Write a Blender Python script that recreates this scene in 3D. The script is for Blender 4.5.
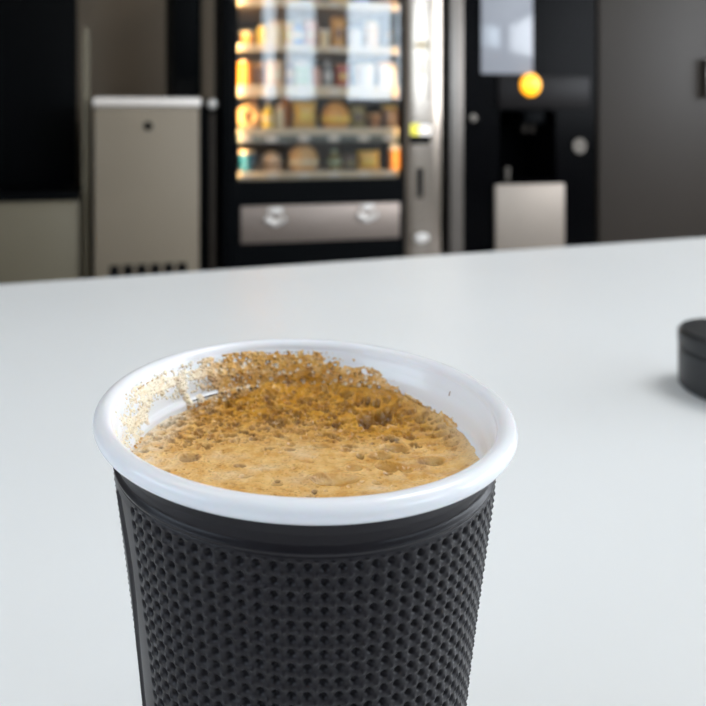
import bpy, bmesh, math, random
import numpy as np
from mathutils import Vector, Matrix

random.seed(4)
rng = np.random.default_rng(7)
D = bpy.data
for o in list(D.objects):
    D.objects.remove(o, do_unlink=True)
scene = bpy.context.scene
COL = scene.collection
R_ = math.radians

# ------------------------------------------------------------------ camera
F, CX, HY = 721.0, 256.0, 122.0          # focal length and principal point in pixels
CAMZ = 0.89
cd = D.cameras.new('camera')
cam = D.objects.new('camera', cd)
COL.objects.link(cam)
cam.location = (0, 0, CAMZ)
cam.rotation_euler = (R_(90), 0, 0)
cd.sensor_width = 36
cd.lens = 36 * F / 706
cd.shift_x = (353 - CX) / 706
cd.shift_y = -(353 - HY) / 706
cd.clip_start = 0.01
cd.dof.use_dof = True
cd.dof.focus_distance = 0.114
cd.dof.aperture_fstop = 25
scene.camera = cam

# ------------------------------------------------------------------ room frame
A = R_(13)                                # the room is turned against the view
CA, SA = math.cos(A), math.sin(A)
P0 = (0.0, 2.85)
UC, VC = -P0[1] * SA, -P0[1] * CA         # the camera in room coordinates


def W(u, v, z=0.0):
    return (P0[0] + u * CA - v * SA, P0[1] + u * SA + v * CA, z)


def P(px, py, v=0.0):
    """room coordinates (u, z) of a point of the room plane at depth v"""
    dx = (px - CX) / F
    du, dv = dx * CA + SA, CA - dx * SA
    t = (v - VC) / dv
    return UC + t * du, CAMZ - t * (py - HY) / F


# ------------------------------------------------------------------ world, daylight, exposure
world = D.worlds.new('world')
scene.world = world
world.use_nodes = True
world.node_tree.nodes['Background'].inputs[0].default_value = (0.72, 0.82, 1.0, 1)
world.node_tree.nodes['Background'].inputs[1].default_value = 1.5
vs = scene.view_settings
vs.view_transform = 'Standard'
vs.look = 'None'
vs.gamma = 1
vs.use_curve_mapping = False
vs.exposure = 0.12


def daylight(name, loc, direction, w, h, radiance, color):
    l = D.lights.new(name, 'AREA')
    l.shape = 'RECTANGLE'
    l.size, l.size_y = w, h
    l.color = color
    l.energy = radiance * math.pi * w * h
    o = D.objects.new(name, l)
    COL.objects.link(o)
    o.location = loc
    d = Vector(direction)
    o.rotation_euler = d.to_track_quat('-Z', 'Y').to_euler()
    return o


UL, UR, VB, ZC = -3.2, 4.6, -6.0, 2.75    # room limits
nb = (-SA, CA, 0)
daylight('daylight_back_right', W(3.22, VB - .12, 1.82), nb, 1.34, 1.40, 9.0, (.74, .88, 1))
daylight('daylight_back_left', W(1.82, VB - .12, 1.82), nb, .84, 1.40, 7.0, (.70, .87, 1))
daylight('daylight_right', W(UR + .12, -3.0, 1.7), (-CA, -SA, 0), 4.2, 1.7, 8.5, (.90, .95, 1))
daylight('daylight_left', W(UL - .12, -3.0, 1.7), (CA, SA, 0), 2.6, 1.5, 2.8, (.74, .88, 1))


daylight('added_panel_light', (1.3, .5, 2.71), (0, 0, -1), 1.15, .55, 11.0, (.93, .97, 1))  # unseen ceiling lamp, added to brighten the table
daylight('added_panel_light', (-1.1, .5, 2.71), (0, 0, -1), 1.15, .55, 1.0, (.93, .97, 1))  # weaker added lamp on the left side


# ------------------------------------------------------------------ materials
def mat(name, color, rough=.5, metal=0.0, noise=None, bump=None, spec=.5, coat=0, aniso=0, emit=None, sss=0, trans=0):
    m = D.materials.new(name)
    m.use_nodes = True
    nt = m.node_tree
    b = nt.nodes['Principled BSDF']
    b.inputs['Base Color'].default_value = (*color, 1)
    b.inputs['Roughness'].default_value = rough
    b.inputs['Metallic'].default_value = metal
    b.inputs['Specular IOR Level'].default_value = spec
    b.inputs['Coat Weight'].default_value = coat
    b.inputs['Anisotropic'].default_value = aniso
    b.inputs['Transmission Weight'].default_value = trans
    if sss:
        b.inputs['Subsurface Weight'].default_value = sss
        b.inputs['Subsurface Scale'].default_value = .0015
    if emit:
        b.inputs['Emission Color'].default_value = (*emit[0], 1)
        b.inputs['Emission Strength'].default_value = emit[1]
    if noise or bump:
        tc = nt.nodes.new('ShaderNodeTexCoord')
    if noise:
        sc, amt = noise[0], noise[1]
        mp = nt.nodes.new('ShaderNodeMapping')
        mp.inputs['Scale'].default_value = noise[2] if len(noise) > 2 else (1, 1, 1)
        n = nt.nodes.new('ShaderNodeTexNoise')
        n.inputs['Scale'].default_value = sc
        n.inputs['Detail'].default_value = 4
        mx = nt.nodes.new('ShaderNodeMix')
        mx.data_type = 'RGBA'
        mx.inputs[6].default_value = (*[c * (1 - amt) for c in color], 1)
        mx.inputs[7].default_value = (*[min(1, c * (1 + amt)) for c in color], 1)
        nt.links.new(tc.outputs['Object'], mp.inputs['Vector'])
        nt.links.new(mp.outputs[0], n.inputs['Vector'])
        nt.links.new(n.outputs['Fac'], mx.inputs[0])
        nt.links.new(mx.outputs[2], b.inputs['Base Color'])
    if bump:
        n2 = nt.nodes.new('ShaderNodeTexNoise')
        n2.inputs['Scale'].default_value = bump[0]
        n2.inputs['Detail'].default_value = 3
        bp = nt.nodes.new('ShaderNodeBump')
        bp.inputs['Strength'].default_value = bump[1]
        bp.inputs['Distance'].default_value = bump[2]
        nt.links.new(tc.outputs['Object'], n2.inputs['Vector'])
        nt.links.new(n2.outputs['Fac'], bp.inputs['Height'])
        nt.links.new(bp.outputs[0], b.inputs['Normal'])
    return m


def glass_mat(name, tint=(1, 1, 1), ior=1.5, rough=0.0):
    m = D.materials.new(name)
    m.use_nodes = True
    nt = m.node_tree
    nt.nodes.clear()
    out = nt.nodes.new('ShaderNodeOutputMaterial')
    tr = nt.nodes.new('ShaderNodeBsdfTransparent')
    tr.inputs[0].default_value = (*tint, 1)
    gl = nt.nodes.new('ShaderNodeBsdfGlossy')
    gl.inputs['Roughness'].default_value = rough
    fr = nt.nodes.new('ShaderNodeFresnel')
    fr.inputs[0].default_value = ior
    mx = nt.nodes.new('ShaderNodeMixShader')
    nt.links.new(fr.outputs[0], mx.inputs[0])
    nt.links.new(tr.outputs[0], mx.inputs[1])
    nt.links.new(gl.outputs[0], mx.inputs[2])
    nt.links.new(mx.outputs[0], out.inputs[0])
    return m


M = {
    'wall': mat('wall_paint', (.36, .29, .22), .8, noise=(3, .06), bump=(60, .1, .002)),
    'wall_light': mat('wall_paint_light', (.62, .62, .60), .8, noise=(3, .04), bump=(60, .1, .002)),
    'ceiling': mat('ceiling_paint', (.75, .75, .73), .9, noise=(4, .03)),
    'floor': mat('floor_vinyl', (.22, .21, .20), .45, noise=(9, .15)),
    'frame': mat('window_frame_paint', (.75, .76, .76), .4, noise=(5, .03)),
    'table': mat('white_laminate', (.83, .85, .87), .38, noise=(14, .012), bump=(900, .05, .0002)),
    'leg': mat('table_leg_steel', (.55, .56, .57), .35, 1.0, noise=(30, .08)),
    'black': mat('black_powder_coat', (.001, .0014, .002), .5, noise=(40, .2), spec=.06),
    'gloss': mat('black_gloss_plastic', (.0015, .0015, .002), .2, noise=(30, .2), spec=.04),
    'deep': mat('black_interior', (.002, .002, .002), .6, noise=(30, .2), spec=.1),
    'interior': mat('machine_interior_paint', (.07, .06, .05), .5, noise=(20, .1)),
    'steel': mat('brushed_steel', (.33, .27, .235), .5, .9, noise=(14, .06, (1, 1, 20)), aniso=.3),
    'column': mat('brushed_column_steel', (.42, .355, .30), .22, 1, noise=(30, .05, (20, 20, .5)), aniso=.3),
    'cab': mat('grey_cabinet_steel', (.25, .205, .15), .55, .1, noise=(4, .08)),
    'cabtop': mat('cabinet_top_aluminium', (.92, .84, .78), .35, .3, noise=(20, .04)),
    'bin': mat('olive_grey_paint', (.15, .128, .085), .55, noise=(5, .08)),
    'darkgrey': mat('dark_grey_paint', (.038, .029, .022), .55, noise=(5, .08), spec=.3),
    'panelgrey': mat('smoked_panel', (.013, .011, .011), .4, noise=(20, .1), spec=.1),
    'profile': mat('anodised_profile', (.20, .175, .155), .3, .8, noise=(20, .06)),
    'wastesteel': mat('satin_steel', (.37, .31, .26), .5, .4, noise=(30, .03)),
    'dimmetal': mat('worn_nickel', (.20, .175, .15), .4, .6, noise=(30, .05)),
    'chrome': mat('chrome', (.85, .83, .80), .18, 1.0, noise=(30, .03)),
    'brightsteel': mat('polished_steel', (.85, .80, .76), .35, .5, noise=(30, .03)),
    'shelf': mat('shelf_enamel', (.55, .44, .30), .45, noise=(20, .06)),
    'strip': mat('price_strip_cream', (.75, .62, .42), .4, noise=(40, .12)),
    'stripdark': mat('price_strip_grey', (.16, .18, .16), .4, noise=(40, .12)),
    'tag': mat('price_tag_card', (.85, .78, .68), .5, noise=(40, .03)),
    'pane': glass_mat('machine_glass', ior=1.52),
    'windowglass': glass_mat('window_glass', ior=1.2),
    'rubber': mat('black_rubber', (.012, .012, .012), .7, noise=(60, .2)),
    'white': mat('white_plastic', (.80, .81, .85), .2, noise=(60, .01), spec=.5, sss=.12),
    'sleeve': mat('black_foam_plastic', (.0080, .0066, .0095), .34, noise=(300, .25), bump=(2500, .15, .00004), spec=.22),
    'amber': mat('amber_lamp', (.9, .5, .02), .3, emit=((1, .36, .0), 1.7), noise=(20, .02)),
    'led': mat('warm_led', (1, .8, .5), .4, emit=((1, .72, .38), 1.5), noise=(20, .02)),
    'yellow_lit': mat('lit_yellow_label', (.8, .75, .1), .4, emit=((.95, .85, .05), .55), noise=(20, .02)),
    'white_lit': mat('lit_white_label', (.8, .8, .75), .4, emit=((1, .9, .85), .7), noise=(20, .02)),
    'display': mat('display_reflection', (.25, .26, .29), .12, noise=(12, .05), emit=((.55, .58, .66), .2)),  # pale colour and glow stand in for light reflected on the screen
    'canister': mat('canister_black', (.012, .013, .015), .4, noise=(40, .2)),
}


# ------------------------------------------------------------------ mesh helpers
class MB:
    def __init__(self):
        self.bm = bmesh.new()

    def box(self, x0, x1, y0, y1, z0, z1, bev=0.0, seg=2):
        t = bmesh.new()
        bmesh.ops.create_cube(t, size=1)
        for v in t.verts:
            v.co = Vector(((x0 + x1) / 2 + v.co.x * (x1 - x0), (y0 + y1) / 2 + v.co.y * (y1 - y0),
                           (z0 + z1) / 2 + v.co.z * (z1 - z0)))
        if bev:
            bmesh.ops.bevel(t, geom=t.edges[:], offset=bev, segments=seg, affect='EDGES', profile=.5)
        self._join(t)
        return self

    def _join(self, t, mtx=None):
        if mtx:
            bmesh.ops.transform(t, matrix=mtx, verts=t.verts[:])
        me = D.meshes.new('tmp')
        t.to_mesh(me)
        self.bm.from_mesh(me)
        D.meshes.remove(me)
        t.free()

    def lathe(self, prof, c=(0, 0, 0), seg=32, axis='Z', sx=1, sy=1):
        t = bmesh.new()
        rings = []
        for r, z in prof:
            if r < 1e-6:
                rings.append([t.verts.new((0, 0, z))])
            else:
                rings.append([t.verts.new((r * sx * math.cos(2 * math.pi * k / seg),
                                           r * sy * math.sin(2 * math.pi * k / seg), z)) for k in range(seg)])
        for a, b in zip(rings, rings[1:]):
            for k in range(seg):
                j = (k + 1) % seg
                if len(a) == 1 and len(b) == 1:
                    continue
                if len(a) == 1:
                    t.faces.new((a[0], b[j], b[k]))
                elif len(b) == 1:
                    t.faces.new((a[k], a[j], b[0]))
                else:
                    t.faces.new((a[k], a[j], b[j], b[k]))
        bmesh.ops.recalc_face_normals(t, faces=t.faces[:])
        m = Matrix.Translation(c)
        if axis == 'Y':
            m = m @ Matrix.Rotation(R_(90), 4, 'X')     # +z of the profile -> -y
        if axis == 'X':
            m = m @ Matrix.Rotation(R_(90), 4, 'Y')
        self._join(t, m)
        return self

    def tube(self, pts, r, seg=10):
        pts = [Vector(p) for p in pts]
        t = bmesh.new()
        rings = []
        for i, p in enumerate(pts):
            d = (pts[min(i + 1, len(pts) - 1)] - pts[max(i - 1, 0)]).normalized()
            a = d.cross(Vector((0, 0, 1)) if abs(d.z) < .9 else Vector((1, 0, 0))).normalized()
            b = d.cross(a)
            rings.append([t.verts.new(p + r * (math.cos(2 * math.pi * k / seg) * a + math.sin(2 * math.pi * k / seg) * b))
                          for k in range(seg)])
        for a, b in zip(rings, rings[1:]):
            for k in range(seg):
                j = (k + 1) % seg
                t.faces.new((a[k], a[j], b[j], b[k]))
        t.faces.new(rings[0])
        t.faces.new(rings[-1])
        bmesh.ops.recalc_face_normals(t, faces=t.faces[:])
        self._join(t)
        return self

    def build(self, name, m, parent=None, loc=(0, 0, 0), rz=0.0, angle=35):
        me = D.meshes.new(name)
        self.bm.to_mesh(me)
        self.bm.free()
        for p in me.polygons:
            p.use_smooth = True
        me.set_sharp_from_angle(angle=R_(angle))
        me.materials.append(m)
        o = D.objects.new(name, me)
        COL.objects.link(o)
        o.location = loc
        o.rotation_euler = (0, 0, rz)
        if parent:
            o.parent = parent
        return o


def box(*a, **k):
    return MB().box(*a, **k)


def grid_mesh(name, co, nu, nv, m, parent=None, loc=(0, 0, 0), close_u=False, attrs=None, flip=False):
    """co: (nv, nu, 3) array of points joined as a quad grid"""
    idx = np.arange(nu * nv).reshape(nv, nu)
    if close_u:
        a = idx
        b = np.roll(idx, -1, axis=1)
        q = np.stack([a[:-1], b[:-1], b[1:], a[1:]], -1).reshape(-1, 4)
    else:
        q = np.stack([idx[:-1, :-1], idx[:-1, 1:], idx[1:, 1:], idx[1:, :-1]], -1).reshape(-1, 4)
    if flip:
        q = q[:, ::-1]
    me = D.meshes.new(name)
    me.vertices.add(nu * nv)
    me.vertices.foreach_set('co', co.reshape(-1).astype(np.float32))
    me.loops.add(q.size)
    me.loops.foreach_set('vertex_index', q.reshape(-1).astype(np.int32))
    me.polygons.add(len(q))
    me.polygons.foreach_set('loop_start', np.arange(0, q.size, 4, dtype=np.int32))
    me.polygons.foreach_set('use_smooth', np.ones(len(q), dtype=bool))
    me.update(calc_edges=True)
    me.validate()
    for k, v in (attrs or {}).items():
        at = me.attributes.new(k, 'FLOAT', 'POINT')
        at.data.foreach_set('value', v.reshape(-1).astype(np.float32))
    me.materials.append(m)
    o = D.objects.new(name, me)
    COL.objects.link(o)
    o.location = loc
    if parent:
        o.parent = parent
    return o


def tag(o, label, cat, group=None):
    o['label'] = label
    o['category'] = cat
    if group:
        o['group'] = group
    return o


def thing(name, label, cat, loc, rz=0.0, group=None):
    o = D.objects.new(name, None)
    o.empty_display_size = .05
    COL.objects.link(o)
    o.location = loc
    o.rotation_euler = (0, 0, rz)
    return tag(o, label, cat, group)


def struct(name, mb, m):
    o = mb.build(name, m, loc=(P0[0], P0[1], 0), rz=A)
    o['kind'] = 'structure'
    return o


# ------------------------------------------------------------------ the room
VW = 0.86                                   # wall behind the machines
struct('floor', box(UL, UR, VB, VW, -.1, 0), M['floor'])
struct('ceiling', box(UL, UR, VB, VW, ZC, ZC + .1), M['ceiling'])
struct('wall_back', box(UL - .1, UR + .1, VW, VW + .1, 0, ZC), M['wall'])


def wall_with_holes(axis, w, t, a0, a1, holes):
    """wall of thickness t at coordinate w; holes: (a0, a1, z0, z1)"""
    mb = MB()

    def b(p, q, z0, z1):
        if q - p < 1e-6 or z1 - z0 < 1e-6:
            return
        if axis == 'v':
            mb.box(p, q, min(w, w + t), max(w, w + t), z0, z1)
        else:
            mb.box(min(w, w + t), max(w, w + t), p, q, z0, z1)
    cur = a0
    for (p, q, z0, z1) in sorted(holes):
        b(cur, p, 0, ZC)
        b(p, q, 0, z0)
        b(p, q, z1, ZC)
        cur = q
    b(cur, a1, 0, ZC)
    return mb


struct('wall_front', wall_with_holes('v', VB, -.1, UL - .1, UR + .1, [(1.44, 2.22, 1.14, 2.5), (2.57, 3.87, 1.14, 2.5)]), M['wall_light'])
struct('wall_right', wall_with_holes('u', UR, .1, VB, VW, [(-5.05, -.95, .9, 2.5)]), M['wall_light'])
struct('wall_left', wall_with_holes('u', UL, -.1, VB, VW, [(-4.25, -1.75, 1.0, 2.4)]), M['wall_light'])


def window(n, axis, w, a0, a1, z0, z1, bars, inward):
    root = D.objects.new('window_%d' % n, None)
    COL.objects.link(root)
    root['kind'] = 'structure'
    root.location = (P0[0], P0[1], 0)
    root.rotation_euler = (0, 0, A)
    fr, gl = MB(), MB()

    def b(mb, p, q, zz0, zz1, d0, d1):
        d0, d1 = w + inward * d0, w + inward * d1
        if axis == 'v':
            mb.box(p, q, min(d0, d1), max(d0, d1), zz0, zz1)
        else:
            mb.box(min(d0, d1), max(d0, d1), p, q, zz0, zz1)
    t = .04
    b(fr, a0, a0 + t, z0, z1, -.09, .01)
    b(fr, a1 - t, a1, z0, z1, -.09, .01)
    b(fr, a0 + t, a1 - t, z0, z0 + t, -.09, .01)
    b(fr, a0 + t, a1 - t, z1 - t, z1, -.09, .01)
    for p, q in bars:
        b(fr, p, q, z0 + t, z1 - t, -.07, .005)
    b(gl, a0 + t, a1 - t, z0 + t, z1 - t, -.05, -.046)
    fr.build('window_frame', M['frame'], root)
    gl.build('window_pane', M['windowglass'], root)
    s = MB()
    b(s, a0 - .04, a1 + .04, z0 - .035, z0 - .002, .001, .12)
    s.build('window_sill', M['frame'], root)


window(1, 'v', VB, 2.57, 3.87, 1.14, 2.5, [(3.23, 3.29)], 1)
window(2, 'v', VB, 1.44, 2.22, 1.14, 2.5, [(1.65, 1.79)], 1)
window(3, 'u', UR, -5.05, -.95, .9, 2.5, [(-3.71, -3.65), (-2.35, -2.29)], -1)
window(4, 'u', UL, -4.25, -1.75, 1.0, 2.4, [(-3.03, -2.97)], 1)

for px_ in (1.3, -1.1):  # out-of-view fixtures added for the lamps that brighten the table
    cl = thing('added_ceiling_light', 'added flat white ceiling light panel, out of view above the %s end of the table' % ('right' if px_ > 0 else 'left'), 'ceiling light', (px_, .5, 2.75), 0, 'added ceiling light panels')
    MB().box(-.62, .62, -.32, -.29, -.04, 0).box(-.62, .62, .29, .32, -.04, 0).box(-.62, -.59, -.29, .29, -.04, 0).box(.59, .62, -.29, .29, -.04, 0).build('frame', M['frame'], cl)
    box(-.589, .589, -.289, .289, -.03, -.01).build('diffuser', M['led'], cl)

# ------------------------------------------------------------------ the table
TA = R_(18.4)
tl = thing('table', 'white laminate table that fills the foreground, carrying the coffee cup', 'table', (.143, .744, 0), TA)
MB().box(-1.0, 1.1, -1.1, 0, .725, .75, .0025, 3).build('tabletop', M['table'], tl)
for sx in (-.93, 1.03):
    for sy in (-1.03, -.07):
        lg = MB().lathe([(0, .02), (.02, .02), (.02, .725), (0, .725)], (sx, sy, 0), 20).build('leg', M['leg'], tl)
        MB().lathe([(0, 0), (.023, 0), (.023, .02), (0, .02)], (sx, sy, 0), 20).build('foot_cap', M['rubber'], lg)
MB().box(-.91, 1.01, -1.04, -1.02, .66, .7249).box(-.91, 1.01, -.08, -.06, .66, .7249).box(-.94, -.92, -1.01, -.09, .66, .7249) \
    .box(1.02, 1.04, -1.01, -.09, .66, .7249).build('apron', M['leg'], tl)

# ------------------------------------------------------------------ the cup
XC, YC, ZB = .0080, .1275, .0900          # cup axis, height of the bead centre above the table
cup = thing('coffee_cup', 'white rimmed coffee cup in a black dimpled sleeve on the white table', 'cup', (XC, YC, .75))


def r_out(z):                              # sleeve outside radius below the bead centre (z <= 0)
    zs = [-.0895, -.086, -.039, -.030, -.020, -.011, -.0090, -.0078, -.0070, -.0064, -.0058, -.0046, -.003, -.001]
    rs = [.0234, .0240, .0286, .0297, .0310, .0322, .03245, .0325, .0326, .0324, .0323, .0324, .0329, .0331]
    return np.interp(z, zs, rs)


# liner with rolled rim
prof = [(0, -.0880), (.018, -.0880), (.0215, -.0875)]
for z in (-.080, -.060, -.040, -.030, -.020, -.014, -.0105, -.0090):
    prof.append((float(r_out(z)) - .0022, z))
prof += [(.0301, -.0082), (.0302, -.0078), (.0305, -.0075), (.0308, -.0073), (.0310, -.0069), (.0311, -.0058),
         (.0313, -.0045), (.0315, -.0036), (.0318, -.0030), (.0320, -.0024), (.0323, -.0014), (.0327, -.0006)]
for k in range(0, 17):
    th = R_(185 - k * 245 / 16)
    prof.append((.03440 + .0016 * math.cos(th), -.0003 + .0016 * math.sin(th)))
prof += [(.0334, -.00155), (.0326, -.0016), (.0324, -.0024), (.0319, -.0040), (.0317, -.0055), (.0315, -.0075)]
for z in (-.009, -.020, -.040, -.060, -.080):
    prof.append((float(r_out(z)) - .00155, z))
prof += [(.022, -.0886), (0, -.0886)]
MB().lathe([(r, z + ZB) for r, z in prof], seg=192).build('cup_body', M['white'], cup, angle=60)

# dimpled sleeve, one dense grid
NC, PZ = 88, .00210
nu, nz = NC * 12, 500
zz = np.concatenate([np.linspace(-.0010, -.0075, 40), np.linspace(-.0075, -.050, 300, endpoint=False), np.linspace(-.050, -.0893, nz - 340)])
th = np.linspace(0, 2 * np.pi, nu, endpoint=False)
TH, ZZ = np.meshgrid(th, zz)
RR = r_out(ZZ)
fc = (TH / (2 * np.pi) * NC) % 1 - .5
row = (-ZZ - .0078) / PZ
fr_ = (row % 1) - .5
arc = 2 * np.pi * RR / NC
rho2 = (fc * arc) ** 2 + (fr_ * PZ) ** 2
deg = np.degrees(TH)
mask = (row > 0) & (row < 38)
seam = np.clip((deg - 191.5) / 1.0, 0, 1) * np.clip((214.5 - deg) / 1.5, 0, 1)
dim = -.00075 / (1 + np.exp((np.sqrt(rho2) - .00045) / .00009)) + .00028 * (np.exp(-((np.abs(fc) - .5) * arc) ** 2 / (.00035 ** 2)) * np.exp(-((np.abs(fr_) - .5) * PZ) ** 2 / (.0004 ** 2)))
RR = RR + dim * mask * (1 - seam)
sl = 202.5 + 2.5 * np.sin((-ZZ - .010) / .020 * 3.0)
RR = RR + np.where((ZZ < -.009), 1, 0) * (.00032 * np.exp(-((deg - sl) / .9) ** 2) - .0002 * np.exp(-((deg - sl - 2.4) / 1.0) ** 2))
# fine ridge of the collar
RR = RR + .00022 * np.exp(-((ZZ + .0068) / .00022) ** 2) - .00015 * np.exp(-((ZZ + .0061) / .0002) ** 2)
outer = np.stack([RR * np.cos(TH), RR * np.sin(TH), ZZ + ZB], -1)
zi = np.array([-.0893, -.0889, -.06, -.03, -.009, -.0062, -.0032, -.0013])
ri = np.array([.0200, .0225, 0, 0, 0, 0, 0, 0])
ri[2:] = r_out(zi[2:]) - .0012
ri[5:] = r_out(zi[5:]) - .0003
TH2, ZI = np.meshgrid(th, zi)
RI = np.repeat(ri[:, None], nu, 1)
inner = np.stack([RI * np.cos(TH2), RI * np.sin(TH2), ZI + ZB], -1)
co = np.concatenate([outer, inner, outer[:1]], 0)
grid_mesh('cup_sleeve', co, nu, co.shape[0], M['sleeve'], cup, close_u=True, flip=True)


# ------------------------------------------------------------------ coffee foam
def smooth_noise(shape, cells, r):
    """bicubic-ish value noise"""
    g = r.random((cells[0] + 3, cells[1] + 3))
    y = np.linspace(0, cells[0], shape[0])
    x = np.linspace(0, cells[1], shape[1])
    yi, xi = np.minimum(y.astype(int), cells[0]), np.minimum(x.astype(int), cells[1])
    fy, fx = y - yi, x - xi
    fy, fx = fy * fy * (3 - 2 * fy), fx * fx * (3 - 2 * fx)
    a = g[np.ix_(yi, xi)] * (1 - fx) + g[np.ix_(yi, xi + 1)] * fx
    b = g[np.ix_(yi + 1, xi)] * (1 - fx) + g[np.ix_(yi + 1, xi + 1)] * fx
    return a * (1 - fy[:, None]) + b * fy[:, None]


def fbm(shape, cells, octs, r):
    out, amp, tot = 0, 1, 0
    for k in range(octs):
        out = out + amp * smooth_noise(shape, (cells[0] * 2 ** k, cells[1] * 2 ** k), r)
        tot += amp
        amp *= .55
    return out / tot


def foam_material():
    m = D.materials.new('coffee_foam')
    m.use_nodes = True
    nt = m.node_tree
    b = nt.nodes['Principled BSDF']
    b.inputs['Roughness'].default_value = .2
    b.inputs['Specular IOR Level'].default_value = .4
    b.inputs['Subsurface Weight'].default_value = .12
    b.inputs['Subsurface Scale'].default_value = .0012
    b.inputs['Subsurface Radius'].default_value = (1, .5, .2)

    def attr(n):
        a = nt.nodes.new('ShaderNodeAttribute')
        a.attribute_name = n
        return a.outputs['Fac']

    def mix(fac, c0, c1):
        x = nt.nodes.new('ShaderNodeMix')
        x.data_type = 'RGBA'
        for s, c in ((6, c0), (7, c1)):
            if isinstance(c, tuple):
                x.inputs[s].default_value = (*c, 1)
            else:
                nt.links.new(c, x.inputs[s])
        if isinstance(fac, float):
            x.inputs[0].default_value = fac
        else:
            nt.links.new(fac, x.inputs[0])
        return x.outputs[2]
    tc = nt.nodes.new('ShaderNodeTexCoord')
    no = nt.nodes.new('ShaderNodeTexNoise')
    no.inputs['Scale'].default_value = 420
    no.inputs['Detail'].default_value = 5
    nt.links.new(tc.outputs['Object'], no.inputs['Vector'])
    rp = nt.nodes.new('ShaderNodeValToRGB')
    rp.color_ramp.elements[0].position = .35
    rp.color_ramp.elements[1].position = .68
    nt.links.new(no.outputs['Fac'], rp.inputs[0])
    light = mix(rp.outputs[0], (.74, .41, .12), (.90, .60, .25))
    amber = mix(rp.outputs[0], (.52, .225, .012), (.72, .38, .05))
    c = mix(attr('tone'), light, amber)
    c = mix(attr('pale'), c, (.90, .82, .66))
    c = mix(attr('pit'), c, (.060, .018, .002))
    # tiny bubbles
    vo = nt.nodes.new('ShaderNodeTexVoronoi')
    vo.inputs['Scale'].default_value = 1500
    nt.links.new(tc.outputs['Object'], vo.inputs['Vector'])
    r2 = nt.nodes.new('ShaderNodeValToRGB')
    r2.color_ramp.elements[0].position = .10
    r2.color_ramp.elements[0].color = (.55, .55, .55, 1)
    r2.color_ramp.elements[1].position = .38
    r2.color_ramp.elements[1].color = (0, 0, 0, 1)
    nt.links.new(vo.outputs['Distance'], r2.inputs[0])
    mu = nt.nodes.new('ShaderNodeMath')
    mu.operation = 'MULTIPLY'
    nt.links.new(r2.outputs[0], mu.inputs[0])
    nt.links.new(attr('fizz'), mu.inputs[1])
    c = mix(mu.outputs[0], c, (.22, .10, .02))
    nt.links.new(c, b.inputs['Base Color'])
    bp = nt.nodes.new('ShaderNodeBump')
    bp.inputs['Strength'].default_value = .5
    bp.inputs['Distance'].default_value = .00015
    nt.links.new(vo.outputs['Distance'], bp.inputs['Height'])
    nt.links.new(bp.outputs[0], b.inputs['Normal'])
    return m


M['foam'] = foam_material()
FZ = -.0092                                # foam level below the bead centre


def on_foam(px, py):
    t = (.0 + CAMZ - (.75 + ZB + FZ)) / ((py - HY) / F)
    return (px - CX) / F * t - XC, t - YC


N = 460
RF = .0305
g = np.linspace(-1, 1, N)
GX, GY = np.meshgrid(g, g)
# square grid squeezed onto the disc
ux = GX * np.sqrt(1 - GY ** 2 / 2) * RF
uy = GY * np.sqrt(1 - GX ** 2 / 2) * RF
rad = np.hypot(ux, uy)
H = np.zeros_like(ux)
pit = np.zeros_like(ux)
pale = np.zeros_like(ux)
H += .0007 * (fbm(ux.shape, (6, 6), 4, rng) - .5)
H += .0004 * (fbm(ux.shape, (40, 40), 3, rng) - .5)
back = np.clip((uy + .002 + .25 * ux * 0) / .020, 0, 1)
angd = np.degrees(np.arctan2(uy, ux))
climb = np.clip((angd - 20) / 25, 0, 1) * np.clip((112 - angd) / 10, 0, 1)
H += .0019 * np.clip((rad - .0235) / .0068, 0, 1) ** 2 * climb + .0012 * climb * np.clip((rad - .027) / .003, 0, 1) * (fbm(ux.shape, (40, 40), 2, rng) - .5)
H += .0018 * np.clip((rad - .022) / .0086, 0, 1) ** 2 * np.clip((ux - .01) / .02, 0, 1)
tone = np.clip(.15 + 1.0 * np.clip((uy - .001) / .018, 0, 1) + .75 * (fbm(ux.shape, (9, 6), 4, rng) - .5) + .28 * np.clip(ux / .03, -.6, 1), 0, 1)
fizz = np.clip(.25 + 1.6 * (fbm(ux.shape, (10, 8), 3, rng) - .42) + .4 * back, 0, 1)


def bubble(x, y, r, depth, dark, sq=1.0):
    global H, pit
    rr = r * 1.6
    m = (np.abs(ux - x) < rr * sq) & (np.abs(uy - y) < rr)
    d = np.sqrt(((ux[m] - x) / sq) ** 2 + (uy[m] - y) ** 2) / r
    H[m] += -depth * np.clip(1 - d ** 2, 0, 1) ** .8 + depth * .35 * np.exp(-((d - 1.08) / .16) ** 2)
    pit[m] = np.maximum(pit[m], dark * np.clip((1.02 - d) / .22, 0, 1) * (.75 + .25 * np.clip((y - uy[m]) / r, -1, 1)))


for k in range(2600):
    a, q = rng.random() * 2 * math.pi, math.sqrt(rng.random()) * .0298
    x, y = q * math.cos(a), q * math.sin(a)
    b = min(1, max(0, (y + .001) / .014))
    if rng.random() > .30 + .8 * b:
        continue
    r = (.00016 + .00030 * rng.random() ** 2) * (1 + .9 * b)
    bubble(x, y, r, r * .55, (.12 + .38 * rng.random()) * (.55 + .6 * b), 1 + .5 * rng.random())
for k in range(420):
    a, q = rng.random() * 2 * math.pi, math.sqrt(rng.random()) * .029
    x, y = q * math.cos(a), q * math.sin(a)
    if y < .002 and rng.random() < .86:
        continue
    r = .00032 + .00065 * rng.random() ** 1.8
    bubble(x, y, r, r * .5, .35 + .6 * rng.random(), 1 + .7 * rng.random())
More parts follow.
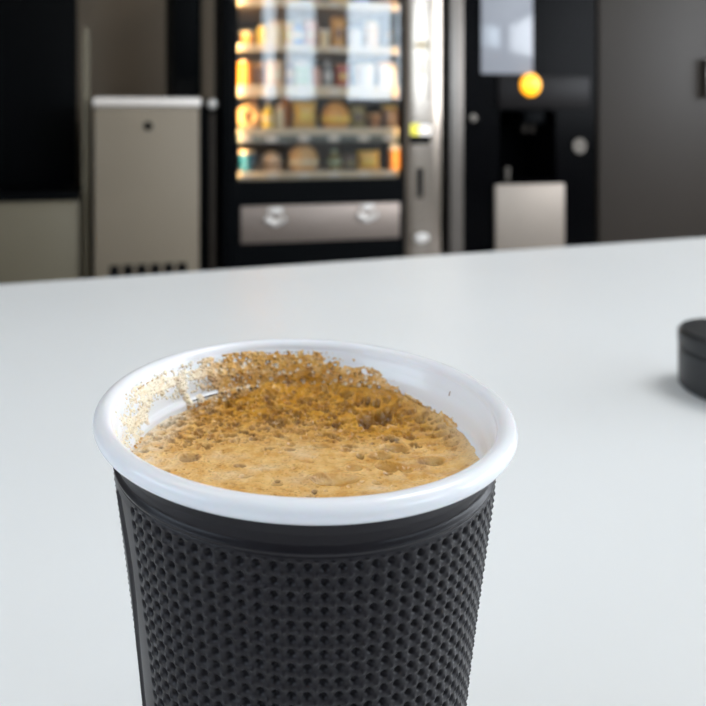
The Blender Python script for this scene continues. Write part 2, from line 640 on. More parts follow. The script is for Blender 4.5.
# the large bubbles of the photograph: px, py, radius, darkness, stretch
for px, py, r, dk, sq in [(375, 420, .0026, .95, 1.35), (366, 424, .0015, .95, 1.2), (384, 416, .0015, .9, 1.2),
                          (394, 449, .0012, .62, 2.2), (380, 456, .0011, .5, 2.0), (388, 467, .0014, .4, 1.5), (431, 461, .0013, .6, 1.8),
                          (409, 438, .0009, .7, 1.3), (277, 422, .0015, .8, 1.5), (277, 409, .0011, .6, 1.8),
                          (323, 411, .0008, .95, .9), (317, 409, .0007, .9, .9), (352, 412, .0010, .8, 1.2),
                          (337, 427, .0008, .6, 1.3), (360, 456, .0008, .8, .9), (189, 458, .0013, .65, 1.4),
                          (171, 440, .0006, .6, 1.3), (322, 446, .0008, .5, 2.2), (335, 437, .0006, .6, 2.2),
                          (291, 444, .0007, .4, 1.2), (297, 421, .0007, .8, 1), (304, 425, .0005, .9, 1),
                          (354, 468, .0010, .35, 1.4), (335, 480, .0016, .22, 2.4), (320, 478, .0010, .25, 1.8), (306, 402, .0012, .55, 1.2),
                          (165, 472, .0007, .6, 1.3), (277, 483, .0006, .45, 1.6), (377, 483, .0005, .4, 1.6), (440, 438, .0008, .4, 1.8),
                          (420, 424, .0009, .5, 1.2), (206, 420, .0009, .5, 1.3), (213, 431, .0007, .55, 1.3), (229, 402, .001, .6, 1.3),
                          (405, 470, .0008, .35, 1.6), (452, 448, .0008, .3, 1.6), (245, 476, .0006, .35, 1.5), (300, 433, .0007, .5, 1.4),
                          (330, 396, .0009, .75, 1.4), (345, 400, .0008, .7, 1.3), (262, 415, .0008, .7, 1.4), (252, 428, .0006, .6, 1.2)]:
    x, y = on_foam(px, py)
    if math.hypot(x, y) > .029:
        continue
    bubble(x, y, r * 1.4, r * .40, dk, sq * .75)
# streaks of darker crema
for px, py, sx_, sy_, w in [(300, 405, .010, .003, .75), (375, 425, .006, .0035, .8), (395, 460, .006, .002, .55), (340, 482, .006, .0015, .6),
                            (270, 408, .005, .004, .5), (420, 430, .005, .004, .4), (180, 462, .003, .001, .3)]:
    x, y = on_foam(px, py)
    tone = np.clip(tone + w * np.exp(-((ux - x) / sx_) ** 2 - ((uy - y) / sy_) ** 2), 0, 1)
# pale froth near the left wall
e = np.clip((rad - .022) / .008, 0, 1) * np.clip((-ux - .010) / .015, 0, 1)
pale = np.clip(e * 1.6 * fbm(ux.shape, (30, 30), 3, rng) - .15, 0, .8)
pale = np.maximum(pale, .30 * np.clip(fbm(ux.shape, (16, 10), 4, rng) - .50, 0, 1) * 3 * (1 - back))
er = np.clip((rad - .0265) / .004, 0, 1) * np.clip((ux - .008) / .01, 0, 1)
pale = np.maximum(pale, .35 * er * (1 - climb))
fz = np.stack([ux, uy, H + ZB + FZ], -1)
coffee = grid_mesh('coffee', fz, N, N, M['foam'], None, (XC, YC, .75), attrs={'tone': tone, 'pit': pit, 'pale': pale, 'fizz': fizz})
tag(coffee, 'tan bubbly foam of the coffee filling the white cup', 'coffee')

# froth stuck to the inner wall
ri_z = [-.0105, -.0090, -.0082, -.0078, -.0075, -.0073, -.0069, -.0058, -.0045, -.0036, -.0030, -.0026, -.0016, -.0002]
ri_r = [.0299, .0300, .0301, .0302, .0305, .0308, .0310, .0311, .0313, .0315, .0318, .0320, .0323, .0328]
NU2, NV2 = 1000, 170
t_ = np.linspace(R_(12), R_(205), NU2)
z_ = np.linspace(-.0105, -.0004, NV2)
T2, Z2 = np.meshgrid(t_, z_)
DG = np.degrees(T2)
s = -Z2 * 1000                             # millimetres below the bead centre
nlow = fbm(T2.shape, (4, 18), 4, rng)
nmid = fbm(T2.shape, (14, 90), 3, rng)
nhi = fbm(T2.shape, (34, 200), 2, rng)
# upper limit of the froth by angle
lim = np.interp(DG, [12, 30, 40, 46, 56, 64, 72, 78, 90, 105, 118, 126, 140, 160, 185, 205],
                [7.6, 6.6, 5.9, 5.2, 3.6, 2.2, 1.2, .7, .7, .8, 1.0, 2.6, 4.5, 5.6, 5.5, 6.5])
core = (s - lim) * .55 + (nlow - .5) * 2.6 + (nmid - .5) * 1.6
left = np.clip((DG - 116) / 14, 0, 1)
patch = (nlow - .54) * 4.5 + (nmid - .52) * 3.6 + (nhi - .5) * .8
f = np.where(DG > 116, core * (1 - left) + (patch - .10 + .22 * np.clip(s - 6, 0, 3)) * left, core)
splat = np.zeros_like(T2)
cl_ = [(R_(118 + 62 * rng.random()), -.0012 - .0068 * rng.random()) for _ in range(34)]
for k in range(1500):
    ca_, cz_ = cl_[int(rng.random() * len(cl_))]
    a0, z0 = ca_ + rng.normal() * .035, cz_ + rng.normal() * .0008
    r = .00009 + .00024 * rng.random() ** 2
    jx = np.abs(t_ - a0) * .0312 < 3 * r
    jy = np.abs(z_ - z0) < 3 * r
    if jx.any() and jy.any():
        ii = np.ix_(jy, jx)
        splat[ii] = np.maximum(splat[ii], 1.3 * np.exp(-(((t_[jx][None] - a0) * .0312) ** 2 + (z_[jy][:, None] - z0) ** 2) / r ** 2))
f = np.where(DG > 116, core * (1 - left) + np.maximum(splat - .5, (nlow - .60) * 4 + (nhi - .5) * .8 + .25 * np.clip(s - 8.2, 0, 2)) * left, core)
# thin film just below the rim
film = (nmid - .50) * 4 + .35
f = np.where((s < lim) & (s > .7) & (DG > 74) & (DG < 128), np.maximum(f, film), f)
f = f - 1.6 * np.clip((DG - 103) / 3, 0, 1) * np.clip((160 - DG) / 10, 0, 1) * np.exp(-((s - 7.4) / .75) ** 2) * (.6 + nmid)
T_ = np.clip(f, 0, .6) ** .6 * .00032 + np.where(f > 0, (nhi - .5) * .00014 + (nmid - .5) * .0002, 0)
pit2 = np.zeros_like(T_)
pale2 = np.zeros_like(T_)
for k in range(1700):
    a0, z0 = R_(28 + 165 * rng.random()), -.0006 - .0096 * rng.random()
    r = .00013 + .00042 * rng.random() ** 2.5
    x = (T2[0] - a0) * .0312
    jx = np.abs(x) < r * 1.6
    jy = np.abs(z_ - z0) < r * 1.6
    if not jx.any() or not jy.any():
        continue
    ii = np.ix_(jy, jx)
    d = np.sqrt(x[jx][None] ** 2 + (z_[jy][:, None] - z0) ** 2) / r
    T_[ii] += np.where(f[ii] > 0, -r * .38 * np.clip(1 - d ** 2, 0, 1) + r * .16 * np.exp(-((d - 1.1) / .18) ** 2), 0)
    if rng.random() < .32:
        pale2[ii] = np.maximum(pale2[ii], .75 * np.clip((1.05 - d) / .3, 0, 1))
    else:
        pit2[ii] = np.maximum(pit2[ii], (.15 + .5 * rng.random()) * np.clip((1.02 - d) / .35, 0, 1))


def clump(px, py, r, h):
    """a raised lump of froth on the wall"""
    global T_, f
    best = None
    for a in np.linspace(R_(60), R_(200), 300):
        for zc in (-.001, -.002, -.003, -.004, -.005, -.006, -.007, -.008):
            rr = np.interp(zc, ri_z, ri_r)
            X, Y, Z = XC + rr * math.cos(a), YC + rr * math.sin(a), .75 + ZB + zc
            e_ = math.hypot(CX + F * X / Y - px, HY + F * (CAMZ - Z) / Y - py)
            if best is None or e_ < best[0]:
                best = (e_, a, zc)
    _, a0, z0 = best
    d = np.sqrt(((T2 - a0) * .0312) ** 2 + (Z2 - z0) ** 2) / r
    w = np.exp(-d ** 2 * 1.6) * (.5 + nhi)
    T_ = np.where(w > .25, np.maximum(T_, 0) + h * (w - .2) + (nmid - .5) * h * .5, T_)
    f = np.where(w > .25, np.maximum(f, .3), f)


for px, py, r, h in [(183, 389, .0013, .0011), (178, 380, .0009, .0008), (187, 400, .0010, .0009), (211, 374, .0014, .0012), (222, 372, .0010, .0008),
                     (162, 392, .0008, .0004), (150, 400, .0008, .0004), (232, 365, .0009, .0006), (243, 372, .001, .0006), (275, 385, .0010, .0006),
                     (205, 412, .0012, .0010), (196, 420, .0010, .0009), (146, 420, .0009, .0005), (165, 372, .0006, .0003), (262, 372, .0008, .0006)]:
    clump(px, py, r, h)
tone2 = np.clip(.55 + .3 * np.clip((s - 4) / 3, 0, 1) + 1.1 * (fbm(T2.shape, (4, 24), 4, rng) - .5) - .35 * np.clip((DG - 118) / 20, 0, 1), 0, 1)
pale2 = np.maximum(pale2, np.clip(1.6 * (fbm(T2.shape, (12, 80), 3, rng) - .47), 0, .75) * (.4 + 1.5 * np.clip((DG - 112) / 25, 0, 1)))
leftp = np.clip((DG - 118) / 14, 0, 1)
pale2 = np.maximum(pale2, leftp * np.clip(.35 + 1.2 * nmid, 0, .95) * (s < 8.3))
edge = np.clip(1 - np.abs(s - lim) / .5, 0, 1) * (DG < 78)
pale2 = np.maximum(pale2, .75 * edge * nhi)
ring = (np.abs(s - 1.1 - .3 * (nlow - .5)) < .06 + .2 * (nhi - .5)) & (DG > 76) & (DG < 165) & (nhi > .50)
T_ = np.where(ring, np.maximum(T_, .00006), T_)
pit2 = pit2 * (1 - .75 * leftp)
pit2 = np.where(ring, .5, pit2)
pale2 = np.where(ring, 0, pale2)
speck = ((T2 - R_(22.4)) * .0312 / .00018) ** 2 + ((Z2 + .0026) / .00045) ** 2 < 1
T_ = np.where(speck, .0001, T_)
pit2 = np.where(speck, .75, pit2)
T_ = np.minimum(T_, .0016)
endfade = np.clip((DG - 12) / 4, 0, 1) * np.clip((205 - DG) / 4, 0, 1)
T_ = np.where(f > 0, T_ * endfade - .0003 * (1 - endfade), np.where(ring | speck, T_, -.0003))
RW = np.interp(Z2, ri_z, ri_r) - T_
wco = np.stack([RW * np.cos(T2), RW * np.sin(T2), Z2 + ZB], -1)
res = grid_mesh('foam_residue', wco, NU2, NV2, M['foam'], coffee, attrs={'tone': tone2, 'pit': pit2, 'pale': pale2, 'fizz': np.full_like(tone2, .6)}, flip=True)
# thin dark tube that draws the line along the stacking ring
pts = []
for a in np.linspace(R_(104), R_(136), 16):
    rr = .0302
    pts.append((rr * math.cos(a), rr * math.sin(a), ZB - .0077))
MB().tube(pts, .00013, 6).build('ring_line', M['rubber'], cup)

# ------------------------------------------------------------------ canister at the right edge
cn = thing('round_tin', 'small low black round lidded tin on the white table at the right edge', 'tin', (.2535, .372, .75))
MB().lathe([(0, 0), (.029, 0), (.031, .002), (.031, .020), (.0300, .021), (.0300, .0215), (0, .0215)], seg=64).build('body', M['canister'], cn)
MB().lathe([(0, .0215), (.0295, .0215), (.0312, .0222), (.0312, .0290), (.0295, .031), (0, .0315)], seg=64).build('lid', M['canister'], cn)

# ------------------------------------------------------------------ vending machine
u0, _ = P(223, 100)
u1, _ = P(446.5, 100)
UM = (u0 + u1) / 2
vm = thing('vending_machine', 'black snack vending machine with a lit glass front and steel payment column', 'vending machine', W(UM, 0), A)
x0, x1 = u0 - UM, u1 - UM
gx0, gx1 = P(238.5, 100)[0] - UM, P(402.5, 100)[0] - UM
cx0, cx1 = P(405, 100)[0] - UM, P(441, 100)[0] - UM
gz0, gz1 = P(320, 180)[1], 1.72
DV = .78
b = MB()
b.box(x0, gx0 - .022, .03, DV, .06, 1.83).box(gx1 + .022, x1, .03, DV, .06, 1.83).box(gx0 - .022, gx1 + .022, DV - .03, DV, .06, 1.83)
b.box(gx0 - .022, gx1 + .022, .03, DV - .03, gz1 + .02, 1.83).box(gx0 - .022, gx1 + .022, .03, DV - .03, .06, gz0 - .012)
b.build('cabinet', M['black'], vm)
dx1 = cx0 - .004
d = MB()
d.box(x0, gx0, 0, .03, .08, 1.83, .004).box(gx1, dx1, 0, .03, .08, 1.83, .003).box(gx0, gx1, 0, .03, gz1, 1.83).box(gx0, gx1, 0, .03, .08, gz0)
door = d.build('door', M['black'], vm)
box(gx0 - .003, gx1 + .003, .012, .018, gz0 - .003, gz1 + .003).build('glass', M['pane'], door)
box(gx0 - .002, gx1 + .002, DV - .05, DV - .031, gz0 - .01, gz1).build('back_panel', M['interior'], vm)
for sx in (x0 + .05, x1 - .05):
    for sy in (.08, DV - .08):
        MB().lathe([(0, 0), (.025, 0), (.025, .008), (.012, .012), (.012, .06), (0, .06)], (sx, sy, 0), 20).build('foot', M['rubber'], vm)
# payment column, gently rounded
n = 14
col = MB()
t = bmesh.new()
ring0 = []
for k in range(n + 1):
    a = k / n
    x = cx0 + (cx1 - cx0) * a
    y = -.014 + .012 * abs(2 * a - 1) ** 4
    ring0.append((x, y))
ring0 += [(cx1, .029), (cx0, .029)]
lo = [t.verts.new((x, y, .08)) for x, y in ring0]
hi = [t.verts.new((x, y, 1.83)) for x, y in ring0]
for k in range(len(lo)):
    j = (k + 1) % len(lo)
    t.faces.new((lo[k], lo[j], hi[j], hi[k]))
t.faces.new(lo[::-1])
t.faces.new(hi)
bmesh.ops.recalc_face_normals(t, faces=t.faces[:])
col._join(t)
pc = col.build('payment_column', M['column'], vm)


def pm(px, py, v=-.014):
    u, z = P(px, py, v)
    return u - UM, z


def pbox(mb, px0, py0, px1, py1, y0, y1, bev=0):
    v = min(y0, y1)
    ua, _ = pm(px0, py0, v)
    ub, _ = pm(px1, py1, v)
    za = pm((px0 + px1) / 2, py1, v)[1]
    zb = pm((px0 + px1) / 2, py0, v)[1]
    mb.box(ua, ub, y0, y1, za, zb, bev)
    return mb


pbox(MB(), 429.3, -200, 430.6, 100, -.0150, -.013).build('groove', M['deep'], pc)
k_ = MB()
for i in range(3):
    for j in range(4):
        pbox(k_, 417 + i * 3.6, 60 + j * 4.2, 419.6 + i * 3.6, 62.6 + j * 4.2, -.0165, -.013, .0008)
pbox(MB(), 415.5, 40, 428, 50, -.0155, -.013).build('coin_display', M['strip'], pc)
k_.build('keypad', M['strip'], pc)
pbox(MB(), 411, 124, 419.5, 135, -.0170, -.013).build('bill_reader_label', M['yellow_lit'], pc)['label'] = 'yellow lit label'
pbox(MB(), 419.5, 125, 430.5, 135, -.0170, -.013).build('bill_reader_window', M['white_lit'], pc)['label'] = 'white lit window'
pbox(MB(), 411, 135.5, 430.5, 144, -.024, -.013, .002).build('bill_slot', M['deep'], pc)
pbox(MB(), 417, 168, 423, 198, -.0158, -.013).build('coin_slot', M['deep'], pc)
cu = pm(421, 219)
MB().lathe([(0, 0), (.012, 0), (.010, .003), (0, .004)], (cu[0], -.0135, cu[1]), 20, 'Y').build('lock', M['column'], pc)
cu = pm(421, 238)
MB().lathe([(0, 0), (.030, 0), (.034, .004), (.030, .012), (.018, .014), (.016, .006), (0, .005)], (cu[0], -.0135, cu[1]), 28, 'Y', 1, .62).build('coin_return', M['brightsteel'], pc)

# delivery flap
fl = pbox(MB(), 241, 204.5, 400, 241, -.010, .002, .003).build('delivery_flap', M['steel'], vm)


def mark(px, py, sc):
    (u, z) = pm(px, py, -.012)
    s_ = .26 / 72 * sc
    mb = MB()
    mb.box(u - 8 * s_, u + 8 * s_, -.0155, -.009, z + 3.5 * s_, z + 9.5 * s_, .0015)
    pts_ = []
    for k in range(13):
        a = -1 + k / 6
        pts_.append((u + 11 * s_ * a, -.0125, z - 1 * s_ - 6 * s_ * (1 - abs(a) ** 1.4)))
    mb.tube(pts_, 3.5 * s_, 10)
    mb.build('push_mark', M['brightsteel'], fl)


mark(275, 217, 1.0)
mark(367, 213, 1.0)
# warm LED tubes behind the door jambs
for xx, e_ in ((gx0 - .012, 2.6), (gx1 + .012, .5)):
    MB().lathe([(0, gz0 + .02), (.005, gz0 + .02), (.005, gz1 - .02), (0, gz1 - .02)], (xx, .038, 0), 10).build('led_tube', M['led'], vm)
    l = D.lights.new('led_light', 'AREA')
    l.shape = 'RECTANGLE'
    l.size, l.size_y = .02, gz1 - gz0 - .06
    l.color = (1, .68, .36)
    l.energy = e_
    lo_ = D.objects.new('led_light', l)
    COL.objects.link(lo_)
    sgn = 1 if xx < 0 else -1
    c_, s__ = CA, SA
    uu = xx + UM + .008 * sgn
    lo_.location = W(uu, .040, (gz0 + gz1) / 2)
    dr = Vector((sgn * CA - .9 * SA, sgn * SA + .9 * CA, 0))
    lo_.rotation_euler = dr.to_track_quat('-Z', 'Y').to_euler()
    # keep the long side upright
    q = Matrix((dr.cross(Vector((0, 0, 1))).normalized(), Vector((0, 0, 1)), -dr.normalized())).transposed()
    lo_.rotation_euler = q.to_euler()

# shelves: strip top and bottom read at the middle of the glass
rows = []
for (ya, yb, dark) in [(171, 178.5, False), (128, 141.5, True), (86, 97, False), (46, 52.5, False), (1, 8, False), (-40, -33, False)]:
    _, zt = P(320, ya, .05)
    _, zb_ = P(320, yb, .05)
    sh = box(gx0 + .018, gx1 - .018, .055, DV - .055, zt - .014, zt - .004).build('shelf', M['shelf'], vm)
    box(gx0 + .002, gx1 - .002, .045, .053, zb_, zt, .001).build('price_strip', M['stripdark'] if dark else M['strip'], sh)
    if dark:
        box(gx0 + .002, gx1 - .002, .0425, .0452, zt - (zt - zb_) * .48, zt - .001).build('strip_rail', M['strip'], sh)
    zc_ = zb_ + (zt - zb_) * (.22 if dark else .5)
    hh_ = (zt - zb_) * (.20 if dark else .3)
    for px in (246, 272, 304, 334, 364, 389):
        u, _ = P(px, 100, .04)
        u -= UM
        box(u - .022, u + .022, .0405, .0448, zc_ - hh_, zc_ + hh_).build('price_tag', M['tag'], sh)
    rows.append(zt)

# ------------------------------------------------------------------ the goods on the shelves
def pcol(c):
    key = 'p_%02d%02d%02d' % tuple(int(round(x * 99)) for x in c)
    if key not in M:
        M[key] = mat('wrap_' + key, c, .32, noise=(60, .25))
    return M[key]


LINEAR = dict(orange=(.85, .32, .03), yellow=(.90, .62, .08), cream=(.85, .72, .48), peach=(.86, .58, .36), brown=(.28, .13, .05),
              amber=(.72, .36, .08), tan=(.70, .42, .16), red=(.45, .06, .03), teal=(.0, .13, .22), green=(.45, .60, .42), olive=(.22, .19, .06),
              black=(.01, .01, .01), grey=(.35, .37, .38), white=(.85, .85, .82), blue=(.20, .32, .62), pink=(.75, .40, .30), golden=(.85, .50, .10),
              darkbrown=(.09, .05, .025))


def product(kind, row, px, w, h, c1, c2, label, group, dep=0.0, v=.10):
    """w, h in photo pixels at the shelf; stands on its shelf"""
    z = rows[row] - .004
    u, _ = P(px, 100, v)
    s_ = (P(px + 1, 100, v)[0] - u)
    w, h = w * s_, h * s_
    cat = {'can': 'can', 'bottle': 'bottle', 'bag': 'snack bag', 'bun': 'bun', 'tub': 'tub', 'carton': 'carton', 'doughnut': 'doughnut'}[kind]
    name = {'can': 'drink_can', 'bottle': 'drink_bottle', 'bag': 'snack_bag', 'bun': 'wrapped_bun', 'tub': 'food_tub', 'carton': 'carton',
            'doughnut': 'doughnut'}[kind]
    t = thing(name, label, cat, W(u, v + dep, z), A, group)
    a, b_ = pcol(LINEAR[c1]), pcol(LINEAR[c2])
    r = w / 2
    if kind == 'can':
        MB().lathe([(0, 0), (r * .8, 0), (r, h * .07), (r, h * .88), (r * .82, h * .96), (r * .80, h * .965)], seg=28).build('body', a, t)
        l_ = MB().lathe([(r * .80, h * .965), (r * .84, h), (r * .78, h), (r * .75, h * .97), (0, h * .97)], seg=28).build('lid', M['chrome'], t)
        box(-r * .2, r * .2, -r * .45, r * .2, h * .972, h * .985).build('pull_tab', M['chrome'], l_)
    elif kind == 'bottle':
        MB().lathe([(0, 0), (r * .9, 0), (r, h * .04), (r, h * .30), (r * .93, h * .33), (r * .93, h * .52), (r, h * .56), (r * .9, h * .66),
                    (r * .42, h * .82), (r * .36, h * .88), (0, h * .88)], seg=28).build('body', a, t)
        MB().lathe([(0, h * .88), (r * .46, h * .88), (r * .46, h * .98), (r * .4, h), (0, h)], seg=20).build('cap', b_, t)
        MB().lathe([(r * .935, h * .335), (r * .985, h * .34), (r * .985, h * .51), (r * .935, h * .515)], seg=28).build('wrap_label', b_, t)
    elif kind == 'bag':
        n_ = 18
        co_ = []
        for sgn in (-1, 1):
            g_ = np.linspace(-1, 1, n_)
            X, Z = np.meshgrid(g_, g_)
            prof_ = np.clip((1 - X ** 4) * (1 - Z ** 4), 0, 1) ** .6
            wav = 1 + .04 * np.sin(Z * 9 + X * 3)
            co_.append(np.stack([X * r * (1 - .07 * (1 - np.abs(Z) ** 3)) * wav, sgn * prof_ * r * .5 + sgn * .0006, (Z + 1) / 2 * h], -1))
        mb = MB()
        for q, cc in enumerate(co_):
            vv = [[mb.bm.verts.new(p) for p in rw] for rw in cc]
            for i in range(n_ - 1):
                for j in range(n_ - 1):
                    qd = (vv[i][j], vv[i][j + 1], vv[i + 1][j + 1], vv[i + 1][j])
                    mb.bm.faces.new(qd if q == 0 else qd[::-1])
        mb.build('pouch', a, t, angle=80)
        box(-r * .97, r * .97, -.0015, .0015, h * .94, h * 1.02).build('top_seal', b_, t)
        box(-r * .55, r * .55, -r * .53, -r * .49, h * .32, h * .62, .0005).build('front_panel', b_, t)
    elif kind == 'bun':
        pr = [(0, 0), (r * .8, 0)]
        for k in range(11):
            q = -.55 + k / 10 * (math.pi / 2 + .55)
            pr.append((r * math.cos(q), h * .36 + h * .64 * math.sin(q) if q > 0 else h * .36 + h * .50 * math.sin(q)))
        pr[-1] = (0, h)
        MB().lathe(pr, seg=32, sy=.8).build('bread', a, t)
        MB().lathe([(r * 1.0, h * .26), (r * 1.03, h * .30), (r * 1.03, h * .40), (r * 1.0, h * .44)], seg=32, sy=.8).build('filling', b_, t)
    elif kind == 'tub':
        MB().lathe([(0, 0), (r * .78, 0), (r * .98, h * .86), (0, h * .86)], seg=28).build('body', a, t)
        MB().lathe([(0, h * .86), (r * 1.05, h * .86), (r * 1.05, h * .93), (r * .95, h), (0, h)], seg=28).build('lid', b_, t)
    elif kind == 'carton':
        MB().box(-r, r, -r * .8, r * .8, 0, h * .8, .002).build('body', a, t)
        mb = MB()
        vv = [mb.bm.verts.new(p) for p in [(-r, -r * .8, h * .8), (r, -r * .8, h * .8), (r, r * .8, h * .8), (-r, r * .8, h * .8),
                                           (-r, 0, h * .96), (r, 0, h * .96)]]
        for q in [(0, 1, 5, 4), (2, 3, 4, 5), (1, 2, 5), (3, 0, 4), (3, 2, 1, 0)]:
            mb.bm.faces.new([vv[i] for i in q])
        mb.box(-r, r, -.002, .002, h * .955, h)
        mb.build('gable_top', b_, t)
    elif kind == 'doughnut':
        pr = [(r * .38 + 0, 0)]
        pr = [(r * .66 + r * .34 * math.cos(2 * math.pi * k / 16), r * .34 * math.sin(2 * math.pi * k / 16)) for k in range(17)]
        MB().lathe(pr, (0, 0, r), 32, 'Y').build('dough', a, t)
        pr = [(r * .66 + r * .36 * math.cos(-.2 + 3.5 * k / 12), r * .36 * math.sin(-.2 + 3.5 * k / 12)) for k in range(13)]
        MB().lathe(pr, (0, 0, r), 32, 'Y').build('glaze', b_, t)
    return t


G4, G3, G2, G1, G0 = ['goods on the %s lit vending shelf' % s_ for s_ in ('bottom', 'second', 'third', 'fourth', 'fifth')]
B = 'on the bottom vending shelf'
product('tub', 0, 247, 14, 22, 'teal', 'peach', 'teal tub with a beige lid at the left end of the bottom shelf', G4, v=.075)
product('bun', 0, 271, 20, 20, 'peach', 'brown', 'peach coloured bun beside the teal tub, bottom shelf', G4)
product('bun', 0, 303, 30, 26, 'tan', 'cream', 'large tan round bun in the middle of the bottom shelf', G4)
product('bottle', 0, 334, 13, 20, 'olive', 'green', 'short olive bottle right of the large tan bun, bottom shelf', G4)
product('bag', 0, 350, 14, 15, 'darkbrown', 'olive', 'dark brown bag beside the short olive bottle, bottom shelf', G4)
product('bag', 0, 368, 22, 18, 'golden', 'yellow', 'bright golden bag near the right end of the bottom shelf', G4, v=.085)
product('carton', 0, 395, 11, 24, 'orange', 'white', 'orange carton with white top at the right end, bottom shelf', G4, v=.085)
product('doughnut', 1, 249, 24, 24, 'amber', 'tan', 'amber ring doughnut at the left end of the second shelf', G3, v=.085)
product('bottle', 1, 259, 11, 36, 'brown', 'pink', 'brown bottle with pink cap behind the ring doughnut, second shelf', G3, dep=.09)
product('bottle', 1, 268, 11, 24, 'yellow', 'cream', 'yellow bottle with cream cap beside the ring doughnut, second shelf', G3, v=.075)
product('tub', 1, 279, 11, 22, 'cream', 'peach', 'cream tub between yellow bottle and golden bag, second shelf', G3, v=.09)
product('bottle', 1, 292, 10, 38, 'orange', 'orange', 'tall orange bottle standing behind the golden bag, second shelf', G3, dep=.09)
product('bag', 1, 304, 24, 26, 'golden', 'yellow', 'plump golden bag in the middle of the second shelf', G3, v=.09)
product('bun', 1, 335, 28, 26, 'amber', 'yellow', 'amber round bun right of the golden bag, second shelf', G3, v=.09)
product('bag', 1, 357, 16, 22, 'olive', 'darkbrown', 'dim olive bag right of the amber bun, second shelf', G3)
product('tub', 1, 373, 12, 14, 'brown', 'tan', 'small brown tub right of the dim olive bag, second shelf', G3)
product('carton', 1, 389, 14, 22, 'darkbrown', 'olive', 'dark brown carton at the right end of the second shelf', G3)
product('can', 2, 245, 14, 25, 'orange', 'yellow', 'bright orange can at the left end of the third shelf', G2, v=.085)
product('carton', 2, 258, 10, 24, 'brown', 'tan', 'brown carton beside the bright orange can, third shelf', G2)
product('bag', 2, 275, 17, 25, 'peach', 'cream', 'pale peach bag left of middle on the third shelf', G2, v=.085)
product('bottle', 2, 289, 9, 30, 'brown', 'tan', 'brown bottle right of the pale peach bag, third shelf', G2)
product('carton', 2, 302, 13, 26, 'green', 'white', 'pale green carton in the middle of the third shelf', G2, v=.085)
product('can', 2, 315, 10, 20, 'pink', 'white', 'pink can right of the pale green carton, third shelf', G2)
product('bottle', 2, 327, 10, 26, 'grey', 'white', 'grey bottle between the pink can and red bag, third shelf', G2)
product('bag', 2, 342, 14, 22, 'red', 'golden', 'dark red bag right of the grey bottle, third shelf', G2)
product('tub', 2, 364, 18, 22, 'white', 'cream', 'wide white tub near the right of the third shelf', G2)
product('carton', 2, 386, 15, 24, 'white', 'tan', 'white carton at the right end of the third shelf', G2)
product('tub', 3, 248, 13, 14, 'amber', 'cream', 'low amber tub at the left end of the fourth shelf', G1)
product('can', 3, 263, 11, 20, 'yellow', 'cream', 'yellow can beside the low amber tub, fourth shelf', G1)
product('carton', 3, 275, 11, 26, 'cream', 'peach', 'cream carton between yellow can and golden bag, fourth shelf', G1)
product('bag', 3, 287, 12, 24, 'golden', 'yellow', 'narrow golden bag right of the cream carton, fourth shelf', G1)
product('bottle', 3, 298, 10, 28, 'blue', 'white', 'blue bottle right of the narrow golden bag, fourth shelf', G1)
product('bag', 3, 311, 13, 26, 'pink', 'peach', 'pink bag right of the blue bottle, fourth shelf', G1)
product('tub', 3, 324, 11, 18, 'cream', 'white', 'cream tub with white lid in the middle, fourth shelf', G1)
product('bag', 3, 338, 15, 30, 'amber', 'brown', 'amber and brown bag right of the cream tub, fourth shelf', G1)
product('tub', 3, 355, 13, 18, 'white', 'white', 'plain white tub right of the amber bag, fourth shelf', G1)
product('carton', 3, 371, 10, 26, 'peach', 'cream', 'peach carton near the right of the fourth shelf', G1, v=.085)
product('can', 3, 387, 12, 15, 'black', 'grey', 'short black can at the right end of the fourth shelf', G1)
for k, (px, kd, c1, c2, nm) in enumerate([(250, 'can', 'orange', 'white', 'orange can at the left end'), (270, 'bag', 'cream', 'golden', 'cream bag second from the left'),
                                          (292, 'bottle', 'amber', 'white', 'amber bottle left of middle'), (314, 'bag', 'red', 'cream', 'red bag at the middle'),
                                          (338, 'carton', 'golden', 'white', 'golden carton right of middle'), (362, 'bag', 'blue', 'white', 'blue bag near the right end'),
                                          (386, 'bottle', 'brown', 'white', 'brown bottle at the right end')]):
    product(kd, 4, px, 16, 30, c1, c2, nm + ' of the topmost visible shelf', G0)

# ------------------------------------------------------------------ left: cabinet, black machine on it, bin, narrow post
ua, zt = P(94, 97)
ub, _ = P(200, 97)
uc = (ua + ub) / 2
hw = (ub - ua) / 2
sc_ = thing('steel_cabinet', 'waist-high grey steel cabinet with a round lock left of the vending machine', 'cabinet', W(uc, 0), A)
box(-hw, hw, .022, .70, .06, zt - .036, .004).build('body', M['cab'], sc_)
box(-hw - .004, hw + .004, -.006, .71, zt - .036, zt, .009, seg=4).build('top', M['cabtop'], sc_)
cdoor = box(-hw + .003, hw - .003, 0, .022, .23, zt - .039, .003).build('door', M['cab'], sc_)
ul, zl = P(148, 126)
MB().lathe([(0, 0), (.017, 0), (.017, .004), (.013, .006), (.012, .003), (0, .003)], (ul - uc, 0, zl), 28, 'Y').build('lock', M['black'], cdoor)
gr = box(-hw + .003, hw - .003, .004, .022, .08, .226, .002).build('kick_panel', M['cab'], sc_)
vz = P(150, 266)[1]
for k in range(6):
    q = -hw * .72 + k * hw * .255
    box(q, q + hw * .19, -.0015, .003, vz - .05, vz + .008, .001).build('vent_slot', M['deep'], cdoor if vz - .05 > .23 else gr)
for sx in (-hw + .04, hw - .04):
    for sy in (.06, .64):
        MB().lathe([(0, 0), (.02, 0), (.02, .06), (0, .06)], (sx, sy, 0), 16).build('foot', M['rubber'], sc_)

